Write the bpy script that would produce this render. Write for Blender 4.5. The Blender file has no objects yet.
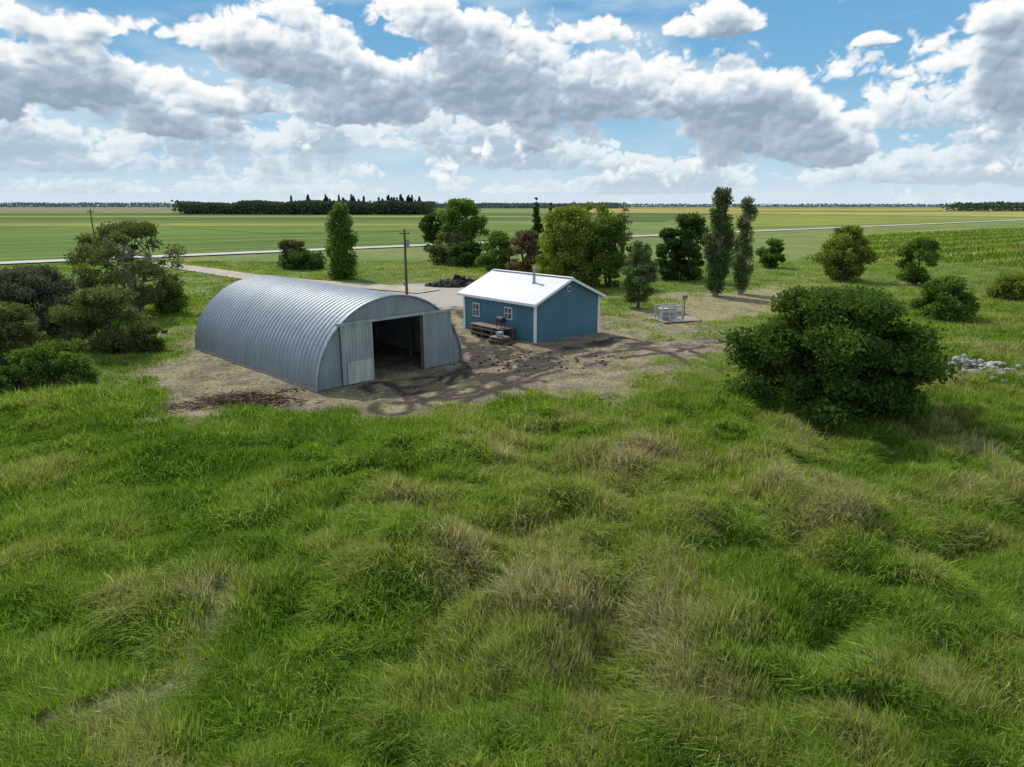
import bpy, bmesh, math, random
import numpy as np
from mathutils import Vector, Matrix
rng = np.random.default_rng(7); random.seed(7)
sc = bpy.context.scene
sc.view_settings.view_transform = 'Standard'
try: sc.view_settings.look = 'None'
except Exception: pass
sc.view_settings.exposure = 0

# ------------------------------------------------------------ survey helpers
CH = 10.0; FPX = 683.0; PIT = math.radians(14.6)
cp, sp = math.cos(PIT), math.sin(PIT)
def G(px, py):
    """world ground position surveyed from photo coordinate"""
    u = (383.5-py)/FPX
    dz = -sp+cp*u; dy = cp+sp*u
    t = CH/max(-dz, 1e-3)
    return ((px-512)/FPX*t, dy*t)
def ZT(X, Y, py):
    k = (383.5-py)/FPX
    t0 = cp*Y+sp*CH; u0 = sp*Y-cp*CH
    return (k*t0-u0)/(cp+k*sp)
def DEP(Y): return cp*Y+sp*CH

def sstep(a, b, x):
    t = np.clip((x-a)/(b-a), 0, 1); return t*t*(3-2*t)
TAB = rng.random((64, 256, 256))
def vn(x, y, s=0):
    x = np.asarray(x, float); y = np.asarray(y, float)
    xi = np.floor(x).astype(int); yi = np.floor(y).astype(int)
    fx = x-xi; fy = y-yi; fx = fx*fx*(3-2*fx); fy = fy*fy*(3-2*fy)
    T = TAB[s % 64]; a = T[xi & 255, yi & 255]; b = T[(xi+1) & 255, yi & 255]
    c = T[xi & 255, (yi+1) & 255]; d = T[(xi+1) & 255, (yi+1) & 255]
    return (a*(1-fx)+b*fx)*(1-fy)+(c*(1-fx)+d*fx)*fy
def fbm(x, y, s=0, o=4, g=.5, bil=False):
    r = 0; a = .5; n = 0
    for i in range(o):
        ca, sa = math.cos(.6*i), math.sin(.6*i)
        v = vn((x*ca-y*sa)*2**i+13.7*i, (x*sa+y*ca)*2**i+7.1*i, s+i)
        if bil: v = np.abs(2*v-1)
        r = r+a*v; n += a; a *= g
    return r/n
def worley(x, y, s=0):
    """inverted cell distance: round puffs, 0..1"""
    xi = np.floor(x).astype(int); yi = np.floor(y).astype(int); d = np.full(x.shape, 9.)
    for i in (-1, 0, 1):
        for j in (-1, 0, 1):
            cx = xi+i; cy = yi+j; px = cx+TAB[s, cx & 255, cy & 255]; py = cy+TAB[s+1, cx & 255, cy & 255]
            d = np.minimum(d, (x-px)**2+(y-py)**2)
    return np.clip(1-d, 0, 1)
def sdf(X, Y, poly):
    X = np.asarray(X, float); Y = np.asarray(Y, float)
    d = np.full(X.shape, 1e18); ins = np.zeros(X.shape, bool)
    n = len(poly)
    for i in range(n):
        x0, y0 = poly[i]; x1, y1 = poly[(i+1) % n]
        ex, ey = x1-x0, y1-y0
        t = np.clip(((X-x0)*ex+(Y-y0)*ey)/(ex*ex+ey*ey+1e-9), 0, 1)
        d = np.minimum(d, (X-x0-t*ex)**2+(Y-y0-t*ey)**2)
        c = ((y0 > Y) != (y1 > Y)) & (X < (x1-x0)*(Y-y0)/((y1-y0) if abs(y1-y0) > 1e-9 else 1e-9)+x0)
        ins ^= c
    d = np.sqrt(d); return np.where(ins, -d, d)
def pdist(X, Y, pts):
    d = np.full(np.shape(X), 1e18)
    for (x0, y0), (x1, y1) in zip(pts[:-1], pts[1:]):
        ex, ey = x1-x0, y1-y0; t = np.clip(((X-x0)*ex+(Y-y0)*ey)/(ex*ex+ey*ey+1e-9), 0, 1)
        d = np.minimum(d, (X-x0-t*ex)**2+(Y-y0-t*ey)**2)
    return np.sqrt(d)

YARD = [G(*p) for p in [(170,352),(160,380),(180,412),(250,418),(330,412),(400,422),(470,410),(540,396),(590,404),(640,378),(700,354),(752,340),(700,326),(620,314),(560,300),(480,286),(395,284),(300,300),(190,330)]]
GRAV = [G(*p) for p in [(385,300),(400,284),(470,284),(520,296),(470,306),(430,308)]]
HAY = [G(*p) for p in [(625,318),(660,296),(790,288),(815,296),(740,322),(680,330)]]
DRIVE = [G(*p) for p in [(150,263),(205,270.5),(250,277.5),(300,282),(385,288),(430,292)]]
TRACKS = [[G(*p) for p in t] for t in (
    [(400,384),(450,380),(520,366),(600,350),(680,342),(760,338)], [(405,398),(470,392),(540,372),(610,356),(690,346)],
    [(440,300),(478,345),(500,360),(540,362),(590,352)], [(455,300),(500,345),(520,356),(575,350)],
    [(480,345),(500,375),(560,392),(610,408)], [(470,352),(490,385),(545,402)], [(380,386),(395,410)], [(620,340),(680,352),(720,372)],
    [(465,345),(480,370),(460,390)], [(500,350),(470,372),(430,395)], [(610,345),(560,360),(500,380),(440,402)])]
TRAMPLED = [[G(*p) for p in t] for t in ([(60,745),(140,705),(215,640),(225,600)], [(100,770),(190,690),(205,655)], [(960,440),(1010,470)])]
MUDC = [G(*p) for p in [(505,352),(540,360),(480,366),(600,343),(520,372),(470,350),(495,376),(560,352),(640,344)]]
MNDS = [(430,580,2.3,.95),(690,550,2.6,1.0),(775,510,2.8,1.0),(850,548,2.4,.95),(545,625,1.8,.85),(300,505,2.6,.45),
        (620,470,2.8,.7),(465,462,2.6,.55),(720,655,1.6,.65),(150,610,1.8,.35),(920,610,1.9,.65),(330,670,1.4,.4),
        (560,520,2.2,.7),(690,375,2.2,.6),(960,500,2.6,.6),(60,520,2.6,.4),(230,560,2.,.3),(880,700,1.5,.5),(640,610,1.5,.55),(500,690,1.4,.5)]
MNDS = [(*G(a, b), r, h) for a, b, r, h in MNDS]
def yardmask(X, Y):
    n = (fbm(X/3.2, Y/3.2, 3)-.5)*9+(fbm(X/.7, Y/.7, 9)-.5)*3
    right = sstep(2, 12, X)*sstep(.46, .58, fbm(X/2.4, Y/2.4, 18))
    return sstep(1.2, -1.2, sdf(X, Y, YARD)+n)*(1-.8*right)
def gravmask(X, Y): return sstep(1, -1, sdf(X, Y, GRAV)+(fbm(X/2, Y/2, 5)-.5)*4)
def haymask(X, Y): return sstep(2, -2, sdf(X, Y, HAY)+(fbm(X/3, Y/3, 6)-.5)*9)
def mudmask(X, Y):
    r = 0
    for i, (mx, my) in enumerate(MUDC):
        dx = (X-mx)*.80+(Y-my)*.6; dy = -(X-mx)*.6+(Y-my)*.8
        r = np.maximum(r, np.exp(-(dx/2.4)**2-(dy/1.1)**2))
    r = sstep(.45, .8, r+(fbm(X/.8, Y/.8, 12)-.5)*.9)
    for t in TRACKS:
        d = pdist(X, Y, t)+(fbm(X/1.5, Y/1.5, 14)-.5)*.8
        r = np.maximum(r, sstep(.40, .15, np.abs(d-.85))*sstep(.30, .48, fbm(X/2.2, Y/2.2, 16)))
    return r
def flat(X, Y): return 1-sstep(5, 1.0, sdf(X, Y, YARD))
def tuss(X, Y):
    wx = (fbm(X/2.5, Y/2.5, 27, 2)-.5)*1.6; wy = (fbm(X/2.5+9, Y/2.5, 28, 2)-.5)*1.6
    return worley((X+wx)/1.9+50, (Y+wy)/1.7+50, 34)*.7+worley((X+wx)/.95+80, (Y+wy)/.9+20, 36)*.3
def H(X, Y):
    X = np.asarray(X, float); Y = np.asarray(Y, float)
    near = sstep(62, 38, Y)*sstep(-10, 4, Y)*sstep(70, 40, np.abs(X))
    m = 0
    for mx, my, r, h in MNDS: m = m+h*np.exp(-((X-mx)**2+(Y-my)**2)/(r*r*.7))
    rough = .45+.55*sstep(-.5, -.2, X/np.maximum(DEP(Y), 3))
    n = (fbm(X/4.5, Y/4.5, 20, 3)-.5)*1.4+((tuss(X, Y)-.6)*.95+(fbm(X/.7, Y/.7, 26, 2)-.5)*.22)*rough
    rut = (fbm(X/.5, Y/.5, 30, 3)-.5)*.14
    bank = .28*np.exp(-((Y-(33+.02*X))/3.)**2)*sstep(8, -2, X)
    f = flat(X, Y)
    return near*f*(m*.9+n+bank)+rut*sstep(90, 60, Y)*(1-f)
def h1(x, y): return float(H(np.array([x]), np.array([y]))[0])
def trampled(X, Y):
    r = 0
    for t in TRAMPLED: r = np.maximum(r, sstep(.55, .15, pdist(X, Y, t)+(fbm(X/.8, Y/.8, 15)-.5)*1.0))
    return r
def dry_and_relief(X, Y, tu):
    m = 0
    for mx, my, r, h in MNDS: m = m+h*np.exp(-((X-mx)**2+(Y-my)**2)/(r*r*.6))
    px = X/np.maximum(DEP(Y), 1)
    return .24*m+(fbm(X/3.0, Y/3.0, 33)-.5)*1.05+(fbm(X/.9, Y/.9, 37, 3)-.5)*.6+.16*sstep(-.4, -.1, px)+.18+.5*trampled(X, Y)+.42*(tu-.6)  # besides dry growth, tussock term paints relief: lighter crests, darker hollows

# ------------------------------------------------------------ materials
def newmat(name):
    m = bpy.data.materials.new(name); m.use_nodes = True
    nt = m.node_tree; nt.nodes.clear(); return m, nt
def N(nt, t, **k):
    n = nt.nodes.new(t)
    for a, b in k.items(): setattr(n, a, b)
    return n
def ramp(nt, fac, stops):
    r = N(nt, 'ShaderNodeValToRGB'); e = r.color_ramp.elements
    while len(e) < len(stops): e.new(.5)
    for i, (p, c) in enumerate(stops):
        e[i].position = p; e[i].color = (*c, 1) if len(c) == 3 else c
    nt.links.new(fac, r.inputs[0]); return r.outputs[0]
def mixc(nt, f, a, b, mode='MIX'):
    m = N(nt, 'ShaderNodeMix', data_type='RGBA', blend_type=mode)
    for s, v in ((m.inputs[0], f), (m.inputs[6], a), (m.inputs[7], b)):
        if hasattr(v, 'is_linked') or hasattr(v, 'links'): nt.links.new(v, s)
        elif isinstance(v, (int, float)): s.default_value = v
        else: s.default_value = (*v, 1)
    return m.outputs[2]
def noise(nt, vec, scale, detail=3, rough=.55):
    n = N(nt, 'ShaderNodeTexNoise'); n.inputs['Scale'].default_value = scale
    n.inputs['Detail'].default_value = detail; n.inputs['Roughness'].default_value = rough
    if vec is not None: nt.links.new(vec, n.inputs['Vector'])
    return n.outputs['Fac']
def simple(name, col, rough=.6, metal=0, var=.25, scale=3., bump=0., col2=None, spec=.4):
    m, nt = newmat(name); p = N(nt, 'ShaderNodeBsdfPrincipled'); o = N(nt, 'ShaderNodeOutputMaterial')
    tc = N(nt, 'ShaderNodeTexCoord')
    f = noise(nt, tc.outputs['Object'], scale, 5, .6)
    a = tuple(c*(1-var) for c in col); b = col2 or tuple(min(1, c*(1+var)) for c in col)
    nt.links.new(ramp(nt, f, [(.3, a), (.7, b)]), p.inputs['Base Color'])
    p.inputs['Roughness'].default_value = rough; p.inputs['Metallic'].default_value = metal
    p.inputs['Specular IOR Level'].default_value = spec
    if bump:
        bn = N(nt, 'ShaderNodeBump'); bn.inputs['Strength'].default_value = bump
        bn.inputs['Distance'].default_value = .05
        nt.links.new(noise(nt, tc.outputs['Object'], scale*6, 3), bn.inputs['Height'])
        nt.links.new(bn.outputs[0], p.inputs['Normal'])
    nt.links.new(p.outputs[0], o.inputs[0]); return m
def leafshader(nt, col, transl):
    o = N(nt, 'ShaderNodeOutputMaterial')
    d = N(nt, 'ShaderNodeBsdfDiffuse'); t = N(nt, 'ShaderNodeBsdfTranslucent')
    nt.links.new(col, d.inputs[0]); nt.links.new(mixc(nt, 1.0, col, (1.15, 1.15, .7), 'MULTIPLY'), t.inputs[0])
    mx = N(nt, 'ShaderNodeMixShader'); mx.inputs[0].default_value = transl
    nt.links.new(d.outputs[0], mx.inputs[1]); nt.links.new(t.outputs[0], mx.inputs[2]); nt.links.new(mx.outputs[0], o.inputs[0])
def foliage(name, dark, light, transl=.35):
    m, nt = newmat(name)
    a = N(nt, 'ShaderNodeAttribute', attribute_name='rnd')
    leafshader(nt, ramp(nt, a.outputs['Fac'], [(.05, dark), (.95, light)]), transl); return m

def mk(name, V, F, mats, midx=None, smooth=False, parent=None, coll=None, loc=None, rz=None):
    me = bpy.data.meshes.new(name)
    me.from_pydata([tuple(v) for v in (V.tolist() if isinstance(V, np.ndarray) else V)], [], F.tolist() if isinstance(F, np.ndarray) else F)
    for m in mats: me.materials.append(m)
    if midx is not None: me.polygons.foreach_set('material_index', np.asarray(midx, dtype=np.int32))
    if smooth: me.polygons.foreach_set('use_smooth', np.ones(len(me.polygons), bool))
    me.update()
    ob = bpy.data.objects.new(name, me); (coll or sc.collection).objects.link(ob)
    if parent: ob.parent = parent
    if loc: ob.location = loc
    if rz is not None: ob.rotation_euler[2] = rz
    return ob
def mkquads(name, V, F, mats, smooth=False):
    me = bpy.data.meshes.new(name); me.vertices.add(len(V)); me.vertices.foreach_set('co', V.astype(np.float32).ravel())
    me.loops.add(F.size); me.loops.foreach_set('vertex_index', F.astype(np.int32).ravel())
    me.polygons.add(len(F)); me.polygons.foreach_set('loop_start', np.arange(0, F.size, 4, dtype=np.int32))
    try: me.polygons.foreach_set('loop_total', np.full(len(F), 4, dtype=np.int32))
    except Exception: pass
    for m in mats: me.materials.append(m)
    me.update(calc_edges=True)
    me.polygons.foreach_set('use_smooth', np.full(len(F), smooth, bool))
    ob = bpy.data.objects.new(name, me); sc.collection.objects.link(ob); return ob
def fattr(ob, nm, arr):
    a = ob.data.attributes.new(nm, 'FLOAT', 'POINT'); a.data.foreach_set('value', np.asarray(arr, dtype=np.float32))
def empty(name, loc, rz=0):
    e = bpy.data.objects.new(name, None); e.empty_display_size = .3
    sc.collection.objects.link(e); e.location = loc; e.rotation_euler[2] = rz; return e

class MB:
    def __init__(s): s.V = []; s.F = []; s.M = []
    def add(s, V, F, m=0):
        o = len(s.V); s.V += [tuple(v) for v in V]; s.F += [[i+o for i in f] for f in F]; s.M += [m]*len(F)
    def box(s, c, d, m=0, rz=0, rx=0):
        R = Matrix.Rotation(rz, 3, 'Z') @ Matrix.Rotation(rx, 3, 'X')
        v = []
        for x in (-.5, .5):
            for y in (-.5, .5):
                for z in (-.5, .5):
                    v.append(R @ Vector((x*d[0], y*d[1], z*d[2]))+Vector(c))
        s.add(v, [(0,1,3,2),(4,6,7,5),(0,4,5,1),(2,3,7,6),(0,2,6,4),(1,5,7,3)], m)
    def tube(s, p0, p1, r0, r1, n=8, m=0, caps=True):
        p0 = Vector(p0); p1 = Vector(p1); d = (p1-p0).normalized()
        a = d.orthogonal().normalized(); b = d.cross(a)
        v = []
        for p, r in ((p0, r0), (p1, r1)):
            for i in range(n):
                t = 2*math.pi*i/n; v.append(p+a*(r*math.cos(t))+b*(r*math.sin(t)))
        f = [(i, (i+1) % n, n+(i+1) % n, n+i) for i in range(n)]
        if caps: f += [list(range(n))[::-1], list(range(n, 2*n))]
        s.add(v, f, m)
    def obj(s, name, mats, **k): return mk(name, s.V, s.F, mats, s.M, **k)

# ------------------------------------------------------------ GROUND
def axis(lo, hi, step, far):
    a = list(np.arange(lo, hi+1e-6, step)); x, d = a[-1], step
    while x < far: d *= 1.25; x += d; a.append(x)
    x, d = a[0], step; b = []
    lim = -far if lo < 0 else -200
    while x > lim: d *= 1.25; x -= d; b.append(x)
    return np.array(b[::-1]+a)
xs = axis(-40, 40, .18, 14000); ys = axis(6, 80, .18, 14000)
XX, YY = np.meshgrid(xs, ys); ZZ = H(XX, YY)
nx, ny = len(xs), len(ys)
V = np.stack([XX.ravel(), YY.ravel(), ZZ.ravel()], 1)
idx = np.arange(nx*ny).reshape(ny, nx)
F = np.stack([idx[:-1,:-1].ravel(), idx[:-1,1:].ravel(), idx[1:,1:].ravel(), idx[1:,:-1].ravel()], 1)
m, nt = newmat('ground_grass_and_dirt'); o = N(nt, 'ShaderNodeOutputMaterial'); p = N(nt, 'ShaderNodeBsdfPrincipled')
tc = N(nt, 'ShaderNodeTexCoord'); P = tc.outputs['Object']
def attr(nm):
    a = N(nt, 'ShaderNodeAttribute', attribute_name=nm); return a.outputs['Fac']
nb = noise(nt, P, .035, 4); nm_ = noise(nt, P, .5, 5, .65); nf = noise(nt, P, 4, 6, .75)
g1 = ramp(nt, nm_, [(.3, (.08,.125,.028)), (.7, (.15,.215,.05))])
g2 = ramp(nt, nm_, [(.3, (.14,.18,.05)), (.7, (.24,.265,.09))])
gc = mixc(nt, ramp(nt, nb, [(.4, (0,0,0)), (.65, (1,1,1))]), g1, g2)
gc = mixc(nt, .6, gc, ramp(nt, nf, [(.25, (.25,.25,.25)), (.75, (1.5,1.5,1.5))]), 'MULTIPLY')
straw = ramp(nt, nf, [(.3, (.17,.145,.085)), (.5,(.29,.25,.155)), (.7, (.42,.375,.26))])
dirt = ramp(nt, nf, [(.3, (.08,.064,.05)), (.55, (.18,.148,.116)), (.75, (.28,.24,.195))])
dirt = mixc(nt, ramp(nt, nm_, [(.42, (0,0,0)), (.60, (.85,.85,.85))]), dirt, straw)
mud = ramp(nt, nf, [(.3, (.025,.02,.017)), (.7, (.085,.068,.055))])
grav = ramp(nt, nf, [(.3, (.26,.24,.21)), (.7, (.46,.43,.39))])
c = mixc(nt, attr('straw'), gc, straw); c = mixc(nt, attr('yard'), c, dirt); c = mixc(nt, attr('mud'), c, mud); c = mixc(nt, attr('gravel'), c, grav)
nt.links.new(c, p.inputs['Base Color']); p.inputs['Roughness'].default_value = .95
p.inputs['Specular IOR Level'].default_value = .15
bn = N(nt, 'ShaderNodeBump'); bn.inputs['Strength'].default_value = .8; bn.inputs['Distance'].default_value = .15
nt.links.new(nf, bn.inputs['Height']); nt.links.new(bn.outputs[0], p.inputs['Normal'])
nt.links.new(p.outputs[0], o.inputs[0])
ground = mkquads('ground', V, F, [m], True)
vx, vy = V[:,0], V[:,1]
ym = yardmask(vx, vy); hm = haymask(vx, vy)
for nm, arr in (('yard', ym), ('straw', np.clip(hm*.8+.75*sstep(.35,.75,fbm(vx/6,vy/6,40))*(vy>25)*(vy<75)*sstep(7,0,sdf(vx,vy,YARD)), 0, 1)),
                ('mud', mudmask(vx, vy)*sstep(3, 0, sdf(vx, vy, YARD))), ('gravel', gravmask(vx, vy))): fattr(ground, nm, arr)

# fields and roads
def sheet(name, pts, z, mat):
    return mk(name, [(x, y, z) for x, y in pts], [list(range(len(pts)))], [mat])
def fieldmat(name, a, b, rot=38, sx=.03, scale=.16):
    m, nt = newmat(name); o = N(nt, 'ShaderNodeOutputMaterial'); d = N(nt, 'ShaderNodeBsdfDiffuse')
    tc = N(nt, 'ShaderNodeTexCoord'); mp = N(nt, 'ShaderNodeMapping'); m0 = N(nt, 'ShaderNodeMapping')
    m0.inputs['Rotation'].default_value[2] = -math.radians(rot); mp.inputs['Scale'].default_value = (sx, 1, 1)
    nt.links.new(tc.outputs['Object'], m0.inputs[0]); nt.links.new(m0.outputs[0], mp.inputs[0])
    f = noise(nt, mp.outputs[0], scale, 5, .7); f2 = noise(nt, tc.outputs['Object'], .5, 5, .8); f3 = noise(nt, tc.outputs['Object'], .008, 4, .6)
    c = ramp(nt, f, [(.38, a), (.62, b)]); c = mixc(nt, .5, c, ramp(nt, f2, [(.3, (.6,.6,.6)), (.7, (1.3,1.3,1.3))]), 'MULTIPLY')
    c = mixc(nt, .7, c, ramp(nt, f3, [(.35, (.75,.8,.8)), (.65, (1.25,1.15,1.0))]), 'MULTIPLY')
    nt.links.new(c, d.inputs[0]); nt.links.new(d.outputs[0], o.inputs[0]); return m
sheet('green_crop_field', [G(-500,285), G(-500,221), G(430,221), G(640,229), G(600,236), G(420,243.5), G(0,261)], .05, fieldmat('crop_green', (.085,.14,.045), (.17,.235,.08)))
sheet('dark_crop_field', [G(-500,220.6), G(-500,213), G(720,213), G(660,222), G(430,220.5)], .07, fieldmat('crop_dark', (.07,.115,.05), (.125,.175,.075)))
fy = fieldmat('strip_yellow', (.18,.22,.07), (.27,.28,.095)); fg = fieldmat('strip_green', (.07,.125,.04), (.12,.18,.055))
sheet('crop_strip_field', [G(-500,227), G(-500,224), G(420,223.4), G(520,225.5), G(420,226)], .12, fy)
sheet('crop_strip_field', [G(-500,217.5), G(-500,215.8), G(520,216), G(560,217.4)], .14, fy)
sheet('crop_strip_field', [G(430,243), G(480,237), G(620,231.5), G(600,235.5)], .12, fg)
sheet('ripe_grain_field', [G(560,212.5), G(560,208.6), G(1600,208.2), G(1600,218), G(1024,217), G(760,213.6)], .09, fieldmat('grain_ripe', (.25,.235,.09), (.37,.33,.12)))
sheet('crop_strip_field', [G(640,210.9), G(1600,210.4), G(1600,212), G(820,211.8)], .15, fg)
sheet('stubble_field', [G(-500,212.4), G(-500,208.4), G(165,208.6), G(300,211)], .11, fieldmat('stubble', (.18,.17,.12), (.27,.24,.16)))
sheet('distant_green_field', [G(-500,208.2), G(-500,206.6), G(1600,206.6), G(1600,208)], .2, fieldmat('far_green_hazed', (.15,.20,.16), (.20,.24,.18)))  # pale bluish green, distance haze painted into the field colour
sheet('soybean_field', [G(740,214.4), G(1024,218.5), G(1500,219), G(1500,224), G(1024,220.5), G(700,229), G(650,230.5)], .06, fieldmat('soy', (.12,.18,.05), (.26,.28,.085)))
sheet('pasture_field', [G(640,240), G(1024,226.5), G(1500,224), G(1500,262), G(1024,250), G(800,236), G(700,243)], .05, fieldmat('pasture', (.12,.17,.05), (.25,.27,.10)))
road_m = simple('gravel_road_surface', (.40,.38,.35), .9, 0, .2, .4)
def strip(name, pts, w, z, mat):
    V = []; F = []
    for i, (x, y) in enumerate(pts):
        a = pts[max(i-1, 0)]; b = pts[min(i+1, len(pts)-1)]
        dx, dy = b[0]-a[0], b[1]-a[1]; l = math.hypot(dx, dy); nx_, ny_ = -dy/l, dx/l
        V += [(x+nx_*w/2, y+ny_*w/2, z), (x-nx_*w/2, y-ny_*w/2, z)]
        if i: F.append([2*i-2, 2*i-1, 2*i+1, 2*i])
    return mk(name, V, F, [mat])
r0 = np.array(G(0,264)); r1 = np.array(G(640,236.5)); dd = (r1-r0)/np.linalg.norm(r1-r0)
ROAD = [tuple(r0-dd*400), tuple(r0), tuple(r1), tuple(r1+dd*330), tuple(r1+dd*2000)]
strip('gravel_road', ROAD, 6.5, .22, road_m)
strip('dirt_driveway', DRIVE, 4.5, .10, simple('driveway_dirt', (.34,.30,.235), .95, 0, .25, .5))

# ------------------------------------------------------------ GRASS (real blades)
gmat, nt = newmat('grass_blades')
a1 = N(nt, 'ShaderNodeAttribute', attribute_name='dry'); a2 = N(nt, 'ShaderNodeAttribute', attribute_name='rnd')
gcol = ramp(nt, a1.outputs['Fac'], [(0, (.09,.175,.022)), (.3, (.18,.29,.038)), (.55, (.28,.35,.075)), (.75, (.31,.295,.135)), (1, (.46,.41,.27))])
gcol = mixc(nt, 1.0, gcol, ramp(nt, a2.outputs['Fac'], [(0, (.62,.62,.62)), (1, (1.45,1.45,1.45))]), 'MULTIPLY')
leafshader(nt, gcol, .42)
QU = [(-10.8, 36.5), 45.5, 10.7, 16.8]; SH = [(1.73, 50.5), 41.3, 7.0, 8.6]
def frame(q):
    a = math.radians(q[1]); return [(q[0][0]+math.cos(a)*x-math.sin(a)*y, q[0][1]+math.sin(a)*x+math.cos(a)*y) for x, y in ((-.15,-.15),(q[2]+.15,-.15),(q[2]+.15,q[3]+.15),(-.15,q[3]+.15))]
QP, SP = frame(QU), frame(SH)
def blades(name, X, Y, K, hg, wd, spr, dry, lean, Zb=None, mats=None):
    n = len(X)*K; R = lambda a: np.repeat(a, K)
    x, y, h, w, s, d, ln = R(X), R(Y), R(hg), R(wd), R(spr), R(dry), R(lean)
    a = rng.random(n)*6.2832; r = s*np.sqrt(rng.random(n)); x = x+r*np.cos(a); y = y+r*np.sin(a)
    z = (H(x, y) if Zb is None else np.zeros(n)+Zb)-.02
    h = h*(.45+.65*rng.random(n)); L = h*ln*(.25+.9*rng.random(n))
    wa = R(fbm(X/6, Y/6, 44, 2)*9.0); a2 = a+rng.normal(0, .7, n)
    lx = L*(np.cos(a2)*.8+np.cos(wa)*.5); ly = L*(np.sin(a2)*.8+np.sin(wa)*.5)
    fa = rng.random(n)*6.2832; w = w*(.6+.7*rng.random(n)); wx = np.cos(fa)*w/2; wy = np.sin(fa)*w/2
    lr = np.clip(np.hypot(lx, ly)/np.maximum(h, .01), 0, 1.6)
    mx, my, mz = x+lx*.35, y+ly*.35, z+h*.55*(1-.15*lr)
    tx, ty, tz = x+lx, y+ly, z+h*(1-.42*lr)
    V = np.stack([np.stack([x, y, z], 1), np.stack([mx-wx, my-wy, mz], 1), np.stack([tx, ty, tz], 1), np.stack([mx+wx, my+wy, mz], 1)], 1).reshape(-1, 3)
    ob = mkquads(name, V, np.arange(4*n).reshape(n, 4), mats or [gmat])
    fattr(ob, 'dry', np.repeat(np.clip(d+rng.normal(0, .10, n), 0, 1), 4)); fattr(ob, 'rnd', np.repeat(rng.random(n), 4)); return ob
for (y0, y1, dn) in ((7,14,1450),(14,20,1150),(20,28,720),(28,38,400),(38,52,190),(52,75,75),(75,128,20)):
    K = 26; area = (y1-y0)*2*(.82*(y0+y1)/2+4); n = int(area*dn/K)
    Y = y0+(y1-y0)*rng.random(n); X = (rng.random(n)*2-1)*(.82*Y+4)
    ymk = yardmask(X, Y); mm = mudmask(X, Y)*sstep(3, 0, sdf(X, Y, YARD))
    keep = (sdf(X, Y, QP) > .1) & (sdf(X, Y, SP) > .1) & (gravmask(X, Y) < .5) & (rng.random(n) > ymk*.75) & (mm < .4) & (pdist(X, Y, DRIVE) > 2.6) & (pdist(X, Y, ROAD) > 5)
    X, Y, ymk = X[keep], Y[keep], ymk[keep]; n = len(X)
    tu = tuss(X, Y)
    d = dry_and_relief(X, Y, tu)+rng.normal(0, .09, n); w = fbm(X/1.8, Y/1.8, 50)+rng.normal(0, .05, n)
    yd = sdf(X, Y, YARD); short = sstep(9, 1, yd)*(Y > 36)
    hay = haymask(X, Y); litter = (ymk > .3) | (hay > .35+.6*rng.random(n)) | (rng.random(n) < .30*short) | (trampled(X, Y) > .4+.5*rng.random(n))
    hh = .12+.40*fbm(X/2.6, Y/2.6, 55)+.26*np.clip(d-.3, 0, .6)+.12*rng.random(n)+.26*(tu-.3)
    big = rng.random(n) < .05; hh = np.where(big, hh*1.5, hh)
    hh = np.maximum(hh, .12)*(1-.5*short)*(1-.45*sstep(60, 90, Y)); t = DEP(Y)
    wd = .0008*t+.004; ln = .65+.5*rng.random(n)
    weed = (w > .56) & (d < .55); wd = np.where(weed, wd*2.0, wd); ln = np.where(weed, 1.1, ln); hh = np.where(weed, hh*.85, hh); d = np.where(weed, d*.75+.03, d)
    d = np.where(litter, .72+.3*rng.random(n), np.where(short > .3, np.clip(d, .15, .58), d)); hh = np.where(litter, .07+.05*rng.random(n), hh); ln = np.where(litter, 3.0, ln)
    tuft = litter & (rng.random(n) < .16) & (hay < .3); d = np.where(tuft, .3, d); hh = np.where(tuft, .16, hh); ln = np.where(tuft, 1., ln)
    spr = np.where(litter & ~tuft, .4, .13+.011*t)*(.6+.8*rng.random(n))
    blades('grass', X, Y, K, hh, wd, spr, np.clip(d, .04, 1), ln)
# standing corn in rows
corn0 = [G(800,262), G(870,236), G(1024,229), G(1400,229), G(1400,290), G(1024,269), G(930,262)]
gx, gy = np.meshgrid(np.arange(40, 420, 1.0), np.arange(-220, 160, 4.2))
a = math.radians(31); CX = gx*math.cos(a)-gy*math.sin(a); CY = gx*math.sin(a)+gy*math.cos(a)
rowd = np.where((np.round(gy/4.2).astype(int) % 3) == 0, .62, .12)+rng.normal(0, .04, gy.shape)
CX = CX.ravel()+rng.normal(0,.15,CX.size); CY = CY.ravel()+rng.normal(0,.15,CY.size); k = (sdf(CX, CY, corn0) < 0) & (CX/DEP(CY) < .95)
CX, CY = CX[k], CY[k]; n = len(CX); one = np.ones(n)
blades('corn_field', CX, CY, 9, 1.3*one, .30*one, .9*one, np.clip(rowd.ravel()[k]+.25*(fbm(CX/20, CY/20, 58)-.5), .05, 1), .9*one, 0.)

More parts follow.
